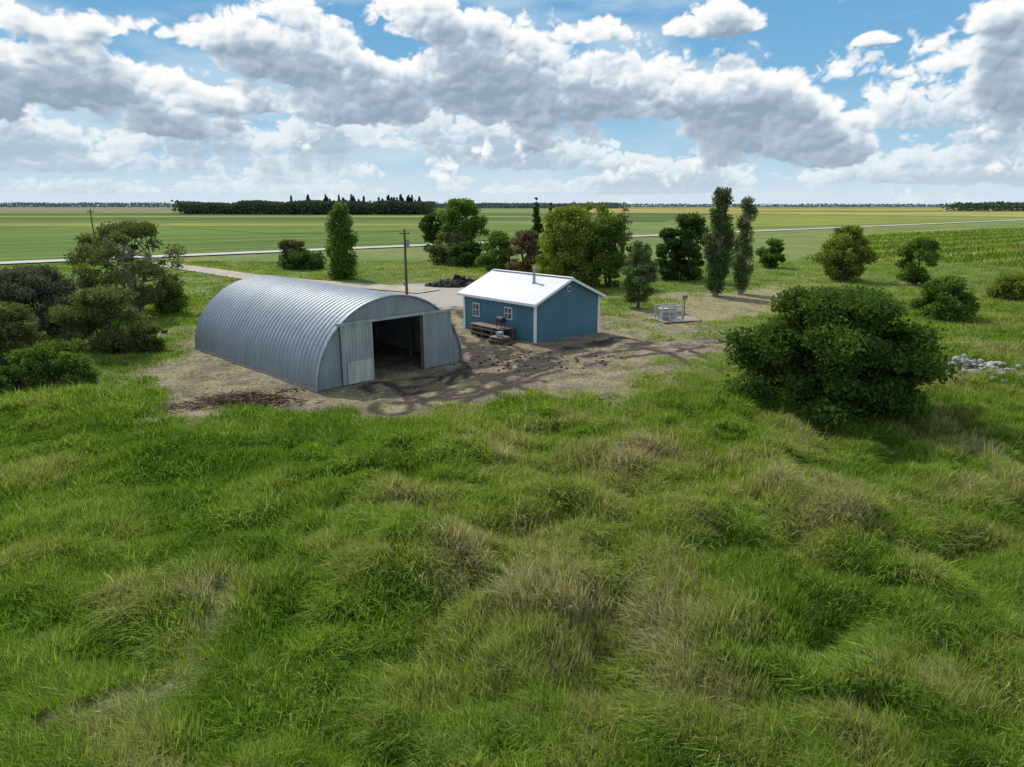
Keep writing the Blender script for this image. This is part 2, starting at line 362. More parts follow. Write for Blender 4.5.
# ------------------------------------------------------------ TREES
bark = simple('bark', (.10,.08,.06), .9, 0, .35, 4, .5)
barkp = simple('pale_bark', (.26,.24,.20), .9, 0, .3, 4, .4)
FM = dict(
 maple=foliage('leaves_maple', (.045,.09,.018), (.12,.19,.042), .35),
 olive=foliage('leaves_olive', (.08,.105,.035), (.185,.215,.08), .35),
 grey=foliage('leaves_grey', (.07,.078,.055), (.155,.165,.12), .3),
 green=foliage('leaves_green', (.07,.13,.025), (.165,.25,.055), .4),
 yellow=foliage('leaves_willow', (.13,.18,.03), (.26,.31,.065), .4),
 dark=foliage('leaves_dark', (.04,.08,.022), (.10,.16,.042), .3),
 poplar=foliage('leaves_poplar', (.06,.10,.035), (.15,.205,.08), .35),
 silver=foliage('leaves_silver', (.09,.14,.05), (.20,.26,.12), .35),
 brown=foliage('leaves_reddish', (.13,.10,.06), (.23,.18,.11), .3),
 far=foliage('leaves_distant_hazed', (.055,.085,.06), (.095,.13,.085), .2),
 vfar=foliage('leaves_horizon_hazed', (.11,.15,.17), (.15,.19,.21), .1))  # both distant leaf tones shifted towards blue, haze put into the colour
def leaves(C, s, flat=.0):
    n = len(C); nr = rng.normal(size=(n, 3)); nr[:, 2] = np.abs(nr[:, 2])+flat; nr /= np.linalg.norm(nr, axis=1)[:, None]
    q = rng.normal(size=(n, 3)); t = np.cross(nr, q); t /= np.linalg.norm(t, axis=1)[:, None]; b = np.cross(nr, t)
    s = (s*(.6+.8*rng.random(n)))[:, None]
    V = np.stack([C-t*s*.62, C+b*s*.4, C+t*s*.62, C-b*s*.4], 1).reshape(-1, 3)
    return V, np.arange(4*n).reshape(n, 4)
def tree(name, xb, yb, ytop, wpx, kind, mat, nleaf, leaf, ncl=30, bk=None, cr=.3, lowfrac=None, fl=.8, hollow=.45):
    X, Y = G(xb, yb); z0 = h1(X, Y); h = ZT(X, Y, ytop)-z0; w = wpx/FPX*DEP(Y); R = w/2
    mb = MB(); cl = []
    low = {'bush': 0.0, 'round': .22, 'sparse': .22, 'column': .08, 'spruce': .05}[kind] if lowfrac is None else lowfrac
    tries = 0; ph = random.random()*6
    while len(cl) < ncl and tries < 9000:
        tries += 1
        f = random.random() if kind != 'column' else (len(cl)+random.random())/ncl
        a = random.random()*6.283
        zz = low+(1-low)*f
        if kind == 'bush': prof = math.sqrt(max(0, 1-(max(f-.35, 0)/.65)**2.2))*(.82+.18*min(1, f/.3))*(.88+.14*math.sin(3*a+ph)*math.cos(2*a+2*ph))
        elif kind in ('round', 'sparse'): prof = math.sqrt(max(0, 1-((f-.48)/.52)**2))
        elif kind == 'column': prof = (math.sin(math.pi*min(1, f*.80+.13))**.6)*(.92+.18*math.sin(f*11+ph))
        else: prof = (1-f)
        rr = R*prof*(random.random()**(.4))*random.uniform(.7, 1.0)
        lr = cr*R*random.uniform(.55, 1.3)*(1.3 if kind=='column' else 1)
        if kind == 'column': rr *= .9; lr *= (1.1-.4*f)
        if kind == 'spruce': lr = .3*R*(1.1-f)+.1
        rr = max(0, min(rr, R-lr*.8))
        z = min(max(zz*h, lr*.5), h-lr*.75)
        if kind in ('round', 'bush'):
            if cl and min((math.hypot(rr*math.cos(a)-c[0], rr*math.sin(a)-c[1])**2+(z-c[2])**2) for c in cl) < (.3*lr)**2: continue
        cl.append((rr*math.cos(a), rr*math.sin(a), z, lr))
    th = max(.12, h*.028)*(1.0 if kind != 'bush' else .7)
    nst = 1 if kind in ('column', 'spruce', 'round') else 4
    lean = random.uniform(-.03, .03)*h
    tops = []
    for k in range(nst):
        a = k*6.283/nst+random.random(); o = (0, 0) if nst == 1 else (math.cos(a)*.25, math.sin(a)*.25)
        sp_ = 0 if nst == 1 else R*.35
        p0 = (o[0], o[1], -.3); p1 = (o[0]+math.cos(a)*sp_*.3+lean*.4, o[1]+math.sin(a)*sp_*.3, h*.35); p2 = (math.cos(a)*sp_+lean, math.sin(a)*sp_, h*(.85 if nst == 1 else .65))
        mb.tube(p0, p1, th, th*.7, 7, 0); mb.tube(p1, p2, th*.7, th*.2, 6, 0); tops.append((p1, p2))
    for c in cl:
        p1, p2 = random.choice(tops); t = min(.9, max(0, (c[2]-p1[2])/(max(p2[2]-p1[2], .1))-.3))
        b = [p1[i]+(p2[i]-p1[i])*t for i in range(3)]
        if c[2] < p1[2]: b = [p1[0]*.8, p1[1]*.8, max(.2, c[2]*.7)]
        mb.tube(b, c[:3], th*.28, th*.08, 5, 0, caps=False)
    C = []; RN = []; tot = sum(c[3]**2 for c in cl)
    for c in cl:
        k = max(8, int(nleaf*c[3]**2/tot)); d = rng.normal(size=(k, 3)); d /= np.linalg.norm(d, axis=1)[:, None]
        r = c[3]*(rng.random(k)**hollow)*(1+.15*rng.normal(size=k))
        C.append(np.array(c[:3])+d*r[:, None]*np.array([1.1, 1.1, fl if kind != 'column' else 1.2]))
        RN.append(np.clip(.5+random.uniform(-.3, .3)+rng.normal(0, .18, k), 0, 1))
    C = np.concatenate(C); RN = np.concatenate(RN); kk = C[:, 2] > .05; C = C[kk]; RN = RN[kk]
    lv, lf = leaves(C, leaf); o = len(mb.V)
    Vv = np.concatenate([np.array(mb.V), lv]); Ff = mb.F+(lf+o).tolist()
    ob = mk(name, Vv, Ff, [bk or bark, mat], mb.M+[1]*len(lf), loc=(X, Y, z0))
    fattr(ob, 'rnd', np.concatenate([np.zeros(o), np.repeat(RN, 4)])); return ob
tree('maple_bush', 832, 412, 288, 214, 'bush', FM['maple'], 88000, .16, 190, cr=.16, fl=.65)
tree('willow_tree', 138, 314, 222, 118, 'sparse', FM['olive'], 20000, .18, 90, barkp, cr=.14, lowfrac=.12)
tree('grey_shrub', 42, 338, 266, 104, 'bush', FM['grey'], 26000, .15, 90, cr=.18)
tree('round_shrub', 110, 353, 288, 108, 'bush', FM['olive'], 34000, .13, 110, cr=.17)
tree('leafy_shrub', 8, 372, 304, 84, 'bush', FM['olive'], 20000, .13, 70, cr=.19)
tree('low_shrub', 62, 386, 344, 96, 'bush', FM['green'], 17000, .12, 60, cr=.18)
tree('low_shrub', 15, 396, 366, 60, 'bush', FM['dark'], 7000, .12, 30, cr=.22)
tree('low_shrub', -40, 345, 270, 90, 'bush', FM['grey'], 12000, .17, 50, cr=.22)
tree('low_shrub', 150, 350, 325, 44, 'bush', FM['olive'], 6000, .12, 30, cr=.24)
tree('low_shrub', 175, 312, 284, 50, 'bush', FM['green'], 6000, .16, 30, cr=.24)
tree('hedge_shrub', 295, 268, 240, 40, 'bush', FM['olive'], 4000, .33, 30, cr=.25)
tree('hedge_shrub', 302, 269, 250, 62, 'bush', FM['dark'], 5500, .33, 36, cr=.22)
tree('poplar_tree', 343, 279, 204, 34, 'column', FM['green'], 13000, .24, 80, cr=.3, lowfrac=.02)
tree('ash_tree', 463, 262, 199, 54, 'round', FM['green'], 10000, .36, 50, cr=.26)
tree('elm_tree', 434, 260, 214, 30, 'round', FM['dark'], 6000, .36, 34)
tree('hedge_shrub', 450, 264, 232, 44, 'bush', FM['olive'], 5000, .36, 30)
tree('hedge_shrub', 468, 266, 242, 40, 'bush', FM['dark'], 5000, .35, 30)
tree('hedge_shrub', 497, 270, 232, 48, 'bush', FM['green'], 7000, .33, 40, cr=.25)
tree('reddish_shrub', 526, 276, 228, 40, 'bush', FM['brown'], 6000, .30, 36, cr=.25)
tree('spruce_tree', 536, 262, 196, 22, 'spruce', FM['dark'], 4000, .4, 50)
tree('spruce_tree', 550, 262, 202, 18, 'spruce', FM['dark'], 3000, .4, 40)
tree('willow_tree', 568, 286, 207, 86, 'bush', FM['yellow'], 26000, .25, 120, cr=.18)
tree('willow_tree', 608, 287, 216, 60, 'bush', FM['green'], 16000, .25, 70, cr=.22)
tree('elm_tree', 585, 264, 202, 64, 'round', FM['yellow'], 8000, .38, 44, cr=.24)
tree('bare_tree', 622, 262, 207, 22, 'sparse', FM['brown'], 700, .3, 22)
tree('silver_willow_tree', 638, 308, 240, 36, 'round', FM['silver'], 11000, .18, 60, cr=.28, lowfrac=.06)
tree('dark_shrub', 668, 280, 228, 36, 'bush', FM['dark'], 8000, .3, 40, cr=.25)
tree('elm_tree', 688, 280, 213, 40, 'round', FM['dark'], 11000, .28, 60, cr=.28, lowfrac=.04)
tree('poplar_tree', 715, 296, 189, 32, 'column', FM['poplar'], 18000, .18, 120, barkp, cr=.25)
tree('poplar_tree', 740, 294, 198, 25, 'column', FM['silver'], 10000, .18, 90, barkp, cr=.27)
tree('round_shrub', 770, 268, 239, 28, 'bush', FM['green'], 4500, .33, 30)
tree('apple_tree', 843, 281, 226, 58, 'bush', FM['yellow'], 15000, .25, 60, cr=.22)
tree('small_tree', 916, 285, 238, 44, 'round', FM['green'], 9000, .25, 44, lowfrac=.12, cr=.25)
tree('round_shrub', 945, 320, 277, 68, 'bush', FM['green'], 16000, .19, 60, cr=.2)
tree('low_shrub', 1010, 300, 274, 50, 'bush', FM['yellow'], 6000, .22, 36, cr=.24)
tree('low_shrub', 1060, 312, 270, 60, 'bush', FM['green'], 8000, .22, 36, cr=.24)

def treeline(name, pts, h0, h1_, depth, n, s, mat, spikes=None):
    pts = [np.array(p) for p in pts]
    seg = [np.linalg.norm(pts[i+1]-pts[i]) for i in range(len(pts)-1)]; L = sum(seg)
    t = rng.random(n)*L; X = np.zeros(n); Y = np.zeros(n); acc = 0
    for i, l in enumerate(seg):
        k = (t >= acc) & (t <= acc+l); f = (t[k]-acc)/l
        X[k] = pts[i][0]+(pts[i+1][0]-pts[i][0])*f; Y[k] = pts[i][1]+(pts[i+1][1]-pts[i][1])*f; acc += l
    X += rng.random(n)*depth*.2; Y += rng.random(n)*depth
    top = h0+(h1_-h0)*(.5*fbm(t/(h1_*.9), t*0, 60)+.5*fbm(t/(h1_*4), t*0+9, 61))*1.3
    Z = top*(rng.random(n)**.7); C = np.stack([X, Y, Z], 1)
    if spikes:
        for (p, hh) in spikes:
            k = 260; f = rng.random(k); a = rng.random(k)*6.283; r = (1-f)*hh*.17*rng.random(k)**.5
            C = np.concatenate([C, np.stack([p[0]+r*np.cos(a), p[1]+r*np.sin(a), f*hh], 1)])
    v, f = leaves(C, s); ob = mkquads(name, v, f, [mat]); fattr(ob, 'rnd', np.repeat(rng.random(len(f)), 4)); return ob
sp_ = []
for i in range(60):
    px = 290+random.random()*132; p = G(px, 214.6); sp_.append((p, 13+9*random.random()))
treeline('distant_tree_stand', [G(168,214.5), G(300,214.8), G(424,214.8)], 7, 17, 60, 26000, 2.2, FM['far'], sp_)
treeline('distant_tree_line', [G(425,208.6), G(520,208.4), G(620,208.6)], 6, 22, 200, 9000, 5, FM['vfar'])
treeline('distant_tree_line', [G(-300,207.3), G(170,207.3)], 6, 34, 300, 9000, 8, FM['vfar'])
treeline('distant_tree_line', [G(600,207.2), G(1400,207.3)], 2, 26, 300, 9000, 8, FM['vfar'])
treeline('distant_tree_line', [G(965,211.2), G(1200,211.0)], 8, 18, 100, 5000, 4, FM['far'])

# ------------------------------------------------------------ QUONSET BARN
def metal(name, col, rough, met, streak=.15):
    m, nt = newmat(name); p = N(nt, 'ShaderNodeBsdfPrincipled'); o = N(nt, 'ShaderNodeOutputMaterial')
    tc = N(nt, 'ShaderNodeTexCoord'); mp = N(nt, 'ShaderNodeMapping'); mp.inputs['Scale'].default_value = (1, 1, .15)
    nt.links.new(tc.outputs['Object'], mp.inputs[0])
    f = noise(nt, mp.outputs[0], 2.2, 5, .65); f2 = noise(nt, tc.outputs['Object'], .5, 3)
    c = ramp(nt, f, [(.3, tuple(x*(1-streak) for x in col)), (.7, tuple(min(1, x*(1+streak)) for x in col))])
    c = mixc(nt, .5, c, ramp(nt, f2, [(.3, (.8,.8,.8)), (.7, (1.15,1.15,1.15))]), 'MULTIPLY')
    nt.links.new(c, p.inputs['Base Color']); p.inputs['Roughness'].default_value = rough; p.inputs['Metallic'].default_value = met
    nt.links.new(p.outputs[0], o.inputs[0]); return m
galv = metal('galvanized_arch', (.24,.285,.325), .52, .2)
galv2 = metal('galvanized_wall', (.28,.315,.35), .5, .3)
galv3 = metal('bright_door_tin', (.44,.48,.52), .4, .5, .25)
door_glint = metal('door_reflection_tone', (.78,.82,.85), .3, .5, .4)  # near-white tone, paints bright reflections onto the left door
timber = simple('old_timber', (.20,.15,.11), .9, 0, .35, 5, .3)
dark = simple('dark_rubber', (.03,.03,.032), .7, 0, .3, 4)
W, L, AH = 10.7, 16.8, 4.85; R = W/2
q = empty('quonset_barn', (QU[0][0], QU[0][1], 0), math.radians(QU[1]))
NA = 48; nv = int(L/.07); V = []; F = []
for j in range(nv+1):
    y = L*j/nv; ph = (y/.42) % 1
    off = .045*(1 if ph < .35 else (1-(ph-.35)/.15 if ph < .5 else (0 if ph < .85 else (ph-.85)/.15)))
    for i in range(NA+1):
        t = math.pi*i/NA; V.append((R-(R+off)*math.cos(t), y, (AH+off)*max(0, math.sin(t))**.97))
for j in range(nv):
    for i in range(NA): a = j*(NA+1)+i; F.append((a, a+NA+1, a+NA+2, a+1))
mk('arch_roof', V, F, [galv], parent=q)
def arch(x):
    c = max(-1, min(1, (R-x)/R)); return (AH-.03)*math.sqrt(max(0, 1-c*c))**.97
def ribwall(name, x0, x1, zb, zt, y, mat, per=.2, amp=.02, clip=True, par=None, flip=1):
    n = max(2, int((x1-x0)/.04)); V = []; F = []
    for i in range(n+1):
        x = x0+(x1-x0)*i/n; ph = (x/per) % 1; off = amp if ph < .3 else 0
        top = min(zt, arch(x)) if clip else zt
        top = max(top, zb); V += [(x, y-off*flip, zb), (x, y-off*flip, top)]
        if i: a = 2*i; F.append((a-2, a, a+1, a-1))
    return mk(name, V, F, [mat], parent=par)
ribwall('front_wall_left', .02, 3.6, 0, 9, .12, galv2, par=q)
ribwall('front_wall_right', 7.6, W-.02, 0, 9, .12, galv2, par=q)
ribwall('front_wall_header', 3.6, 7.6, 3.5, 9, .12, galv2, par=q)
ribwall('rear_wall', .02, W-.02, 0, 9, L-.1, galv2, par=q, flip=-1)
ribwall('sliding_door_left', 1.65, 3.75, .05, 3.5, -.02, galv3, .23, .025, False, q)
ribwall('sliding_door_right', 7.5, 9.75, .05, 3.5, -.02, galv2, .23, .025, False, q)
ribwall('door_reflection_sheet', 2.0, 3.68, .06, 1.35, -.055, door_glint, .11, .02, False, q)  # added bright sheet standing in for reflections low on the door
mb = MB()
mb.box((5.7, -.06, 3.58), (8.6, .12, .16), 0)
for x in (1.7, 3.72, 7.53, 9.72): mb.box((x, -.07, 1.8), (.07, .05, 3.5), 0)
for x in (3.62, 7.58): mb.box((x, .2, 1.75), (.14, .12, 3.5), 1)
for i in range(40):
    t0, t1 = math.pi*i/40, math.pi*(i+1)/40
    a = (R-(R+.03)*math.cos(t0), 0, (AH+.03)*math.sin(t0)); b = (R-(R+.03)*math.cos(t1), 0, (AH+.03)*math.sin(t1))
    mb.tube(a, b, .05, .05, 5, 0)
mb.box((-.02, L/2, .06), (.16, L, .24), 2); mb.box((W+.02, L/2, .06), (.16, L, .24), 2)
for y in (4, 8, 12):
    for x in (1.2, W-1.2): mb.box((x, y, 1.2), (.15, .15, 2.4), 1)
mb.obj('door_track_and_trim', [galv3, timber, simple('concrete_footing', (.3,.29,.27), .9)], parent=q)
mb = MB()
mb.box((7.9, 9.5, .8), (1.6, 3, .9), 0); mb.box((3, 12, .6), (2, 2.4, 1.2), 1); mb.box((5.2, 14, 1), (1.2, 1, 2), 1)
for x, y in ((7.1, 8.3), (8.7, 8.3), (7.1, 10.8), (8.7, 10.8)): mb.tube((x-.12, y, .45), (x+.12, y, .45), .45, .45, 14, 0)
mb.obj('stored_implements', [dark, timber], parent=q)

# ------------------------------------------------------------ BLUE SHED
blue = metal('blue_steel_siding', (.065,.175,.24), .5, .0, .08); white = simple('white_trim', (.78,.79,.8), .5, 0, .05)
roofm = metal('white_steel_roof', (.47,.51,.54), .5, .1, .08); glass = simple('window_glass', (.05,.07,.09), .08, 0, .1, spec=.9)
s = empty('blue_metal_shed', (SH[0][0], SH[0][1], 0), math.radians(SH[1]))
W2, L2, WH, PK = 7.0, 8.6, 3.05, 4.55
def swall(name, p0, p1, nrm, top):
    n = int(math.hypot(p1[0]-p0[0], p1[1]-p0[1])/.04); V = []; F = []
    for i in range(n+1):
        t = i/n; d = t*math.hypot(p1[0]-p0[0], p1[1]-p0[1]); off = .022 if (d/.23) % 1 < .22 else 0
        x = p0[0]+(p1[0]-p0[0])*t+nrm[0]*off; y = p0[1]+(p1[1]-p0[1])*t+nrm[1]*off
        V += [(x, y, -.05), (x, y, top(t))]
        if i: a = 2*i; F.append((a-2, a, a+1, a-1))
    mk(name, V, F, [blue], parent=s)
gt = lambda t: WH+(PK-WH)*(1-abs(2*t-1))
swall('gable_wall_front', (0, 0), (W2, 0), (0, -1), gt); swall('gable_wall_rear', (0, L2), (W2, L2), (0, 1), gt)
swall('side_wall_left', (0, 0), (0, L2), (-1, 0), lambda t: WH); swall('side_wall_right', (W2, 0), (W2, L2), (1, 0), lambda t: WH)
OV = .42; sl = (PK-WH)/(W2/2)
for sd, nm in ((-1, 'roof_left'), (1, 'roof_right')):
    V = []; F = []; n = int((L2+2*OV)/.05)
    for i in range(n+1):
        y = -OV+(L2+2*OV)*i/n; off = .03 if (y/.3) % 1 < .2 else 0
        xe = W2/2+sd*(W2/2+OV); ze = PK-sl*(W2/2+OV)
        V += [(W2/2, y, PK+.08+off), (xe, y, ze+.08+off), (W2/2, y, PK), (xe, y, ze)]
        if i:
            a = 4*i; F += [(a-4, a-3, a+1, a), (a-2, a+2, a+3, a-1), (a-3, a-1, a+3, a+1)]
    mk(nm, V, F, [roofm], parent=s)
mb = MB()
for x, y in ((0, 0), (W2, 0), (0, L2), (W2, L2)): mb.box((x, y, WH/2-.03), (.17, .17, WH+.02), 0)
ze = PK-sl*(W2/2+OV)
for x in (-OV, W2+OV): mb.box((x, L2/2, ze+.01), (.04, L2+2*OV+.06, .2), 0)
for y in (-OV-.02, L2+OV+.02):
    for sd in (-1, 1):
        v = []
        for (a, zc) in ((W2/2, PK), (W2/2+sd*(W2/2+OV), ze)):
            for b in (-.02, .02):
                for d in (-.1, .1): v.append((a, y+b, zc+.02+d))
        mb.add(v, [(0,1,3,2),(4,6,7,5),(0,4,5,1),(2,3,7,6),(0,2,6,4),(1,5,7,3)], 0)
mb.box((W2/2, L2/2, PK+.125), (.35, L2+2*OV, .03), 0, 0)
def window(v, z, w, h):
    mb.box((-.05, v, z), (.05, w+.16, h+.16), 0); mb.box((-.085, v, z), (.03, w, h), 1)
    mb.box((-.105, v, z), (.02, .04, h), 0); mb.box((-.105, v, z), (.02, w, .04), 0)
window(7.0, 1.75, .7, .95); window(3.0, 1.9, .75, .8)
mb.box((W2/2, -.06, WH+.75), (.32, .06, .42), 0); mb.box((W2/2, -.1, WH+.75), (.2, .04, .3), 2)
px_, py_ = 2.3, 2.6; zr = PK-sl*(W2/2-px_)
mb.tube((px_, py_, zr-.1), (px_, py_, zr+1.15), .1, .1, 12, 3); mb.tube((px_, py_, zr+1.15), (px_, py_, zr+1.3), .17, .15, 12, 3); mb.tube((px_, py_, zr-.05), (px_, py_, zr+.18), .22, .12, 12, 3)
mb.obj('trim_windows_and_chimney', [white, glass, dark, galv2], parent=s)
a = math.radians(SH[1])
def SW(x, y): return (SH[0][0]+math.cos(a)*x-math.sin(a)*y, SH[0][1]+math.sin(a)*x+math.cos(a)*y)
mb = MB()
for i in range(8): mb.box((-1.55+i*.17, 0, .92), (.15, 3.9, .04), 0)
for x in (-1.5, -.45):
    for y in (-1.85, -.6, .6, 1.85): mb.box((x, y, .44), (.1, .1, .9), 0)
mb.box((-1.6, 0, .7), (.04, 3.9, .14), 0); mb.box((-1.6, 0, .3), (.04, 3.9, .12), 0)
mb.box((-1, -1.1, .35), (.9, 1.0, .6), 1); mb.box((-1, .9, .3), (.8, 1.3, .5), 1)
mb.obj('wooden_workbench', [timber, dark], loc=(*SW(0, 3.9), 0), rz=a)
mb = MB()
for sx in (-.25, .25):
    for sy in (-.2, .2): mb.box((sx, sy, .25), (.04, .04, .5), 0)
mb.box((0, 0, .52), (.7, .5, .12), 0); mb.tube((-.33, 0, .62), (.33, 0, .62), .24, .24, 12, 0); mb.box((0, -.28, .66), (.5, .03, .03), 1)
mb.obj('barbecue_grill', [dark, galv3], loc=(*SW(-1.15, 2.6), .94), rz=a+1.57)
mb = MB(); mb.tube((0,0,0), (0,0,.85), .29, .29, 18, 0)
for z in (.02,.3,.56,.83): mb.tube((0,0,z-.015), (0,0,z+.015), .305, .305, 18, 1)
mb.obj('steel_barrel', [simple('barrel_paint', (.12,.09,.07), .7, .2, .4), dark], loc=(*SW(-.9, 6.2), 0))
mb = MB()
for k in range(5): mb.box((random.uniform(-.1,.1), random.uniform(-.1,.1), .06+k*.11), (1.0, 1.2, .1), k % 2, random.uniform(-.2,.2))
mb.box((0,0,.75), (.5,.4,.3), 2, .4)
mb.obj('pallet_stack', [timber, dark, galv3], loc=(*SW(-2.2, 1.5), 0), rz=a)

# ------------------------------------------------------------ utility poles + wires
pole_m = simple('pole_wood', (.09,.07,.055), .9, 0, .3, 3); trf = simple('transformer_grey', (.25,.26,.27), .5, .3, .1)
def pole(xb, yb, yt, r, tr=True):
    X, Y = G(xb, yb); h = ZT(X, Y, yt); mb = MB(); mb.tube((0,0,-.3), (0,0,h), r, r*.65, 10, 0)
    mb.box((0, 0, h-.5), (1.2, .1, .12), 0, .6)
    for d in (-.5, .5): mb.tube((d*math.cos(.6), d*math.sin(.6), h-.45), (d*math.cos(.6), d*math.sin(.6), h-.25), .05, .04, 8, 1)
    if tr:
        mb.tube((.32, -.12, h-2.0), (.32, -.12, h-1.15), .2, .2, 14, 1); mb.tube((.32, -.12, h-1.15), (.32, -.12, h-1.0), .06, .04, 8, 1)
        mb.box((-.2, -.05, 1.6), (.25, .2, .4), 1)
    mb.obj('utility_pole', [pole_m, trf], loc=(X, Y, 0)); return Vector((X, Y, h-.25))
A = pole(407, 298, 229, .16); B = pole(98, 262, 209, .14, False)
mb = MB()
for d in (-.5, .5):
    pv = None
    for i in range(17):
        t = i/16; v = A.lerp(B, t)+Vector((d*.8, d*.5, -1.6*4*t*(1-t)))
        if pv: mb.tube(pv, v, .012, .012, 4, 0, False)
        pv = v
mb.obj('power_lines', [dark])

# ------------------------------------------------------------ well enclosure
X, Y = G(668, 321)
mb = MB()
for i in range(9): mb.box((-.9+i*.42, 0, .12), (.38, 2.6, .06), 1)
for y in (-1.1, 1.1): mb.box((.8, y, .05), (3.9, .12, .1), 1)
for x in (-.9, -.2, .5, 1.1):
    mb.box((x, -.5, .8), (.1, .1, 1.35), 0); mb.box((x, .8, .8), (.1, .1, 1.35), 0)
for y in (-.5, .8):
    for z in (.5, .9, 1.35): mb.box((.1, y, z), (2.1, .05, .12), 0)
mb.box((-.45, .1, .62), (.7, .7, .95), 2); mb.box((-.45, .1, 1.13), (.8, .8, .06), 0)
mb.tube((.5, .1, .15), (.5, .1, 1.1), .18, .18, 14, 2); mb.tube((.5, .1, 1.1), (.5, .1, 1.25), .12, .05, 12, 0)
mb.tube((1.45, -.2, .1), (1.45, -.2, 2.3), .05, .05, 8, 3); mb.box((1.45, -.2, 2.1), (.5, .08, .3), 3)
mb.obj('well_pump_enclosure', [simple('weathered_white_paint', (.42,.42,.40), .8, 0, .3, 6), simple('grey_planks', (.30,.27,.23), .9, 0, .25, 5), simple('tank_grey', (.35,.38,.40), .5, .3, .15), timber], loc=(X, Y, 0), rz=.3)

# ------------------------------------------------------------ rocks, soil, brush, debris
def rocks(name, c, n, sx, sy, s0, mat, hz=.5, sink=0.):
    V = []; F = []
    for k in range(n):
        bm = bmesh.new(); bmesh.ops.create_icosphere(bm, subdivisions=1, radius=1)
        r = s0*random.uniform(.3, 1.4); x = random.gauss(0, sx*.5); y = random.gauss(0, sy*.5)
        z = max(0, hz*math.exp(-(x/sx)**2*2-(y/sy)**2*2))*random.random()+h1(c[0]+x, c[1]+y)-sink
        sc_ = (r*random.uniform(.7,1.3), r*random.uniform(.7,1.3), r*random.uniform(.45,.9)); rot = Matrix.Rotation(random.random()*6, 3, 'Z')@Matrix.Rotation(random.random()*1, 3, 'X'); o = len(V)
        for v in bm.verts:
            q_ = v.co*random.uniform(.82, 1.15); q_ = rot@Vector((q_[0]*sc_[0], q_[1]*sc_[1], q_[2]*sc_[2])); V.append((q_[0]+x, q_[1]+y, q_[2]+z))
        F += [[v.index+o for v in f.verts] for f in bm.faces]; bm.free()
    return mk(name, V, F, [mat], loc=(c[0], c[1], 0))
rk = simple('field_stone', (.31,.30,.285), .9, 0, .5, 1.5, .3)
rocks('rock_pile', G(964, 374), 260, 3.0, 2.4, .20, rk, 1.1)
rocks('rock_pile', G(1012, 388), 130, 3.0, 2.0, .17, rk, .8)
rocks('black_soil_pile', G(458, 286), 160, 3.2, 1.6, .55, simple('black_soil', (.03,.025,.02), .95, 0, .3, 2), 1.1)
rocks('dirt_clods', G(520, 360), 260, 6, 3, .12, simple('clods', (.07,.055,.042), .95, 0, .4, 2), .0)
rocks('dirt_clods', G(600, 398), 60, 1.4, .8, .12, simple('grey_clods', (.2,.17,.14), .95, 0, .3, 2), .1)
def sticks(name, c, n, sx, sy, l, r, mat, hz=.4):
    mb = MB()
    for k in range(n):
        x, y = random.gauss(0, sx*.5), random.gauss(0, sy*.5); z = random.random()*hz*math.exp(-(x/sx)**2-(y/sy)**2)+.03
        a_ = random.random()*6.28; ll = l*random.uniform(.3, 1); e = random.uniform(-.15, .35)
        d = Vector((math.cos(a_), math.sin(a_), e))*ll/2; mb.tube(Vector((x, y, z))-d, Vector((x, y, z))+d, r*random.uniform(.4,1.2), r*.4, 5)
    return mb.obj(name, [mat], loc=(*c, h1(*c)))
sticks('brush_pile', G(245, 402), 240, 2.6, 1.0, 1.6, .035, simple('dead_branches', (.13,.075,.05), .9, 0, .4, 3), .45)
sticks('scrap_lumber', G(430, 372), 14, 1.6, .8, 1.6, .05, timber, .1)
sticks('scrap_lumber', G(292, 392), 10, .8, .5, 1.2, .06, timber, .3)
sticks('brush_pile', G(178, 408), 90, 1.6, .6, 1.2, .03, timber, .2)

# ------------------------------------------------------------ SKY (cloud backdrop band, sun stays above it)
def dirae(px, py):
    u = (383.5-py)/FPX; x = (px-512)/FPX; d = Vector((x, cp+sp*u, -sp+cp*u)).normalized()
    return math.degrees(math.atan2(d.x, d.y)), math.degrees(math.asin(d.z))
CL = [(50,80,80,58,1.0),(10,25,60,25,.7),(165,122,85,50,1.),(215,40,60,30,.75),(300,62,75,60,1.05),(375,110,80,50,.95),(240,106,55,24,.95),(450,84,60,44,.9),(520,96,90,82,1.2),
      (425,26,70,40,.85),(635,98,72,66,1.1),(740,138,74,84,1.3),(822,152,52,48,1.05),(715,28,58,24,1.0),(876,42,20,10,1.),(965,60,60,48,.8),
      (1015,96,50,30,.9),(600,36,45,22,.85),(120,30,40,18,.7),(560,140,60,34,.8),(1000,20,40,22,.7),
      (-120,90,120,60,1.),(1180,120,130,70,1.),(1300,60,120,50,.9),(-300,120,120,50,.9)]
CB = [(990,172,90,34,.95),(80,162,120,34,.95),(290,172,120,30,.9),(545,160,110,36,1.),(690,178,110,26,.9),(440,142,80,38,1.),(200,142,90,32,.95),(30,140,60,28,.9),(340,142,70,28,.9),(880,176,80,24,.85),(930,120,60,26,.8),(1010,130,50,26,.85),(610,190,200,14,.8),(200,190,220,14,.8),(-150,160,120,30,.8),(1150,170,120,30,.8)]
def seg(lo, hi, st, far):
    a = list(np.arange(lo, hi+1e-6, st)); x = a[-1]; d = st
    while x < far: d = min(d*1.15, .6); x += d; a.append(x)
    x = a[0]; d = st; b = []
    while x > -far and lo < 0 and far > 60: d = min(d*1.15, .6); x -= d; b.append(x)
    return np.array(b[::-1]+a)
AZ1 = seg(-41, 41, .062, 110); EL1 = np.concatenate([[-1.5, -.5], seg(0, 16.2, .055, 26)])
AZ, EL = np.meshgrid(AZ1, EL1)
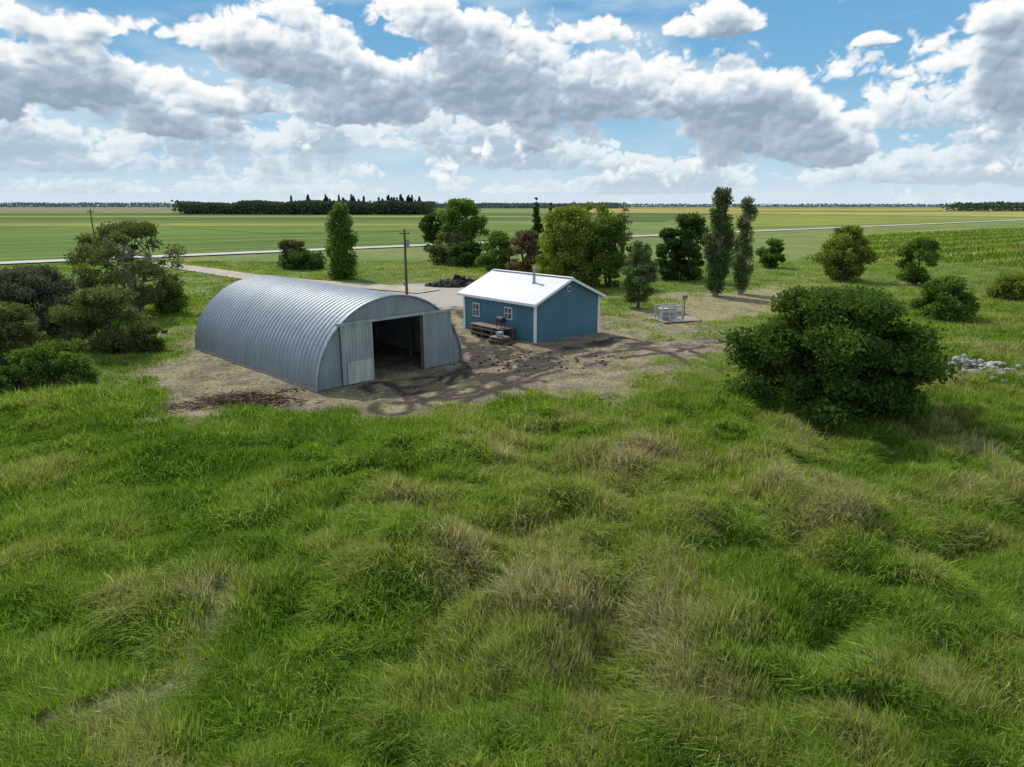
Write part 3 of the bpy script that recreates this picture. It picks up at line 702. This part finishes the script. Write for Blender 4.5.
def density(AZ, EL, L, sc=1., det=3, thr=.50):
    env = np.zeros(AZ.shape)
    for (cx, cy, rx, ry, wt) in L:
        a0, e0 = dirae(cx, cy); dx = (AZ-a0)/(rx*.084); dy = (EL-e0)/(ry*.084); dy = np.where(dy < 0, dy*-3.0, dy)
        e = np.clip(1-dx*dx-dy*dy, 0, 1)*wt; env = env+e-env*e*.6
    ev = EL*1.25; wx = (fbm(AZ/1.3, ev/1.3, 5, 4)-.5)*1.5; wy = (fbm(AZ/1.3+50, ev/1.3, 7, 4)-.5)*1.5
    x = (AZ+wx)*sc+200; y = (ev+wy)*sc+90
    w = worley(x/2.6, y/2.4, 2)*.50+worley(x/1.25+9, y/1.2, 40)*.31
    if det > 2: w = w+worley(x/.6+5, y/.6, 44)*.15+(fbm(x/.5, y/.5, 46, 3)-.5)*.20
    n = fbm(AZ/5+3, ev/3.2+2, 11, 4)
    return env*.85+(w-.5)*.95+(n-.5)*1.35-thr
def layer(L, sc, thr):
    D = density(AZ, EL, L, sc, 3, thr); lo = density(AZ, EL, L, sc, 2, thr)
    T = np.zeros(D.shape)
    for st, wg in ((.35, .35), (.9, .6), (1.7, .9), (2.9, 1.0)):
        T += np.clip(density(AZ-st*.4/sc, EL+st/sc, L, sc, 2, thr)+.02, 0, .6)*wg
    relief = lo-density(AZ-.25/sc, EL+.42/sc, L, sc, 2, thr); fr = D-density(AZ-.07, EL+.12, L, sc, 3, thr)
    S = .16+.86*np.exp(-1.5*T)+relief*.7+fr*.5-.22*np.clip(D-.2, 0, .6)+.10*np.clip(1-D/.25, 0, 1)
    return sstep(-.02, .22, D), np.clip(S, 0, 1)[..., None]
c0, c1, c2, c3 = [np.array(c) for c in ((.29,.38,.48), (.45,.55,.65), (.76,.83,.88), (1., 1., .99))]
def ccolor(S): return np.where(S < .35, c0+(c1-c0)*(S/.35), np.where(S < .65, c1+(c2-c1)*((S-.35)/.3), c2+(c3-c2)*np.clip((S-.65)/.3, 0, 1)))
e = np.clip(EL, 0, 30)[..., None]; k0, k1, k2, k3 = [np.array(c) for c in ((.60,.74,.83), (.38,.61,.79), (.21,.47,.73), (.13,.36,.65))]
skyc = np.where(e < 4, k0+(k1-k0)*e/4, np.where(e < 9, k1+(k2-k1)*(e-4)/5, k2+(k3-k2)*np.clip((e-9)/8, 0, 1)))
wisp = sstep(.38, .70, fbm(AZ/8+7, EL/2.2+4, 21, 5))[..., None]*.5
col = skyc*(1-wisp)+np.array((.70,.81,.88))*wisp
ab, Sb = layer(CB, 1.8, .46); cb = ccolor(np.clip(Sb*.85+.12, 0, 1)); ab = ab[..., None]*.8; col = col*(1-ab)+(cb*.85+np.array((.62,.75,.84))*.15)*ab
af, Sf = layer(CL, 1.25, .44); af = af[..., None]*.98; col = col*(1-af)+ccolor(Sf)*af
hz = (np.exp(-np.clip(EL, 0, 30)/1.9)*.88)[..., None]; col = col*(1-hz)+np.array((.66,.78,.86))*hz
RD = 16000; ar, er = np.radians(AZ), np.radians(EL)
V = np.stack([RD*np.sin(ar)*np.cos(er), RD*np.cos(ar)*np.cos(er), RD*np.sin(er)+CH], -1).reshape(-1, 3)
ny, nx = AZ.shape; idx = np.arange(nx*ny).reshape(ny, nx)
F = np.stack([idx[:-1,:-1].ravel(), idx[:-1,1:].ravel(), idx[1:,1:].ravel(), idx[1:,:-1].ravel()], 1)
m, nt = newmat('cloudy_sky'); o = N(nt, 'ShaderNodeOutputMaterial'); em = N(nt, 'ShaderNodeEmission'); at = N(nt, 'ShaderNodeAttribute', attribute_name='sky_colour')
nt.links.new(at.outputs['Color'], em.inputs[0]); nt.links.new(em.outputs[0], o.inputs[0])
try: m.cycles.emission_sampling = 'NONE'
except Exception: pass
so_ = mkquads('sky', V, F, [m])
a_ = so_.data.attributes.new('sky_colour', 'FLOAT_COLOR', 'POINT')
a_.data.foreach_set('color', np.concatenate([col.reshape(-1, 3), np.ones((nx*ny, 1))], 1).astype(np.float32).ravel())

SAZ, SEL = -33, 47
w = bpy.data.worlds.new('World'); sc.world = w; w.use_nodes = True; nt = w.node_tree; nt.nodes.clear()
sky = N(nt, 'ShaderNodeTexSky', sky_type='NISHITA'); sky.sun_disc = False; sky.sun_elevation = math.radians(SEL); sky.sun_rotation = math.radians(SAZ)
b1 = N(nt, 'ShaderNodeBackground'); b1.inputs[1].default_value = .145
nt.links.new(mixc(nt, .45, sky.outputs[0], (6.5, 6.9, 7.3)), b1.inputs[0])
ow = N(nt, 'ShaderNodeOutputWorld'); nt.links.new(b1.outputs[0], ow.inputs[0])

sl_ = bpy.data.lights.new('sun', 'SUN'); sl_.energy = 4.1; sl_.angle = math.radians(.6); sl_.color = (1, .95, .87)
so = bpy.data.objects.new('sun', sl_); sc.collection.objects.link(so)
ar, er = math.radians(SAZ), math.radians(SEL); d = Vector((math.sin(ar)*math.cos(er), math.cos(ar)*math.cos(er), math.sin(er)))
so.rotation_euler = d.to_track_quat('Z', 'Y').to_euler(); so.location = (0, 0, 60)

cd = bpy.data.cameras.new('camera'); cd.sensor_width = 36; cd.lens = FPX/1024*36; cd.clip_end = 40000; cd.clip_start = .1
co = bpy.data.objects.new('camera', cd); sc.collection.objects.link(co); co.location = (0, 0, CH); co.rotation_euler = (math.pi/2-PIT, 0, 0)
sc.camera = co
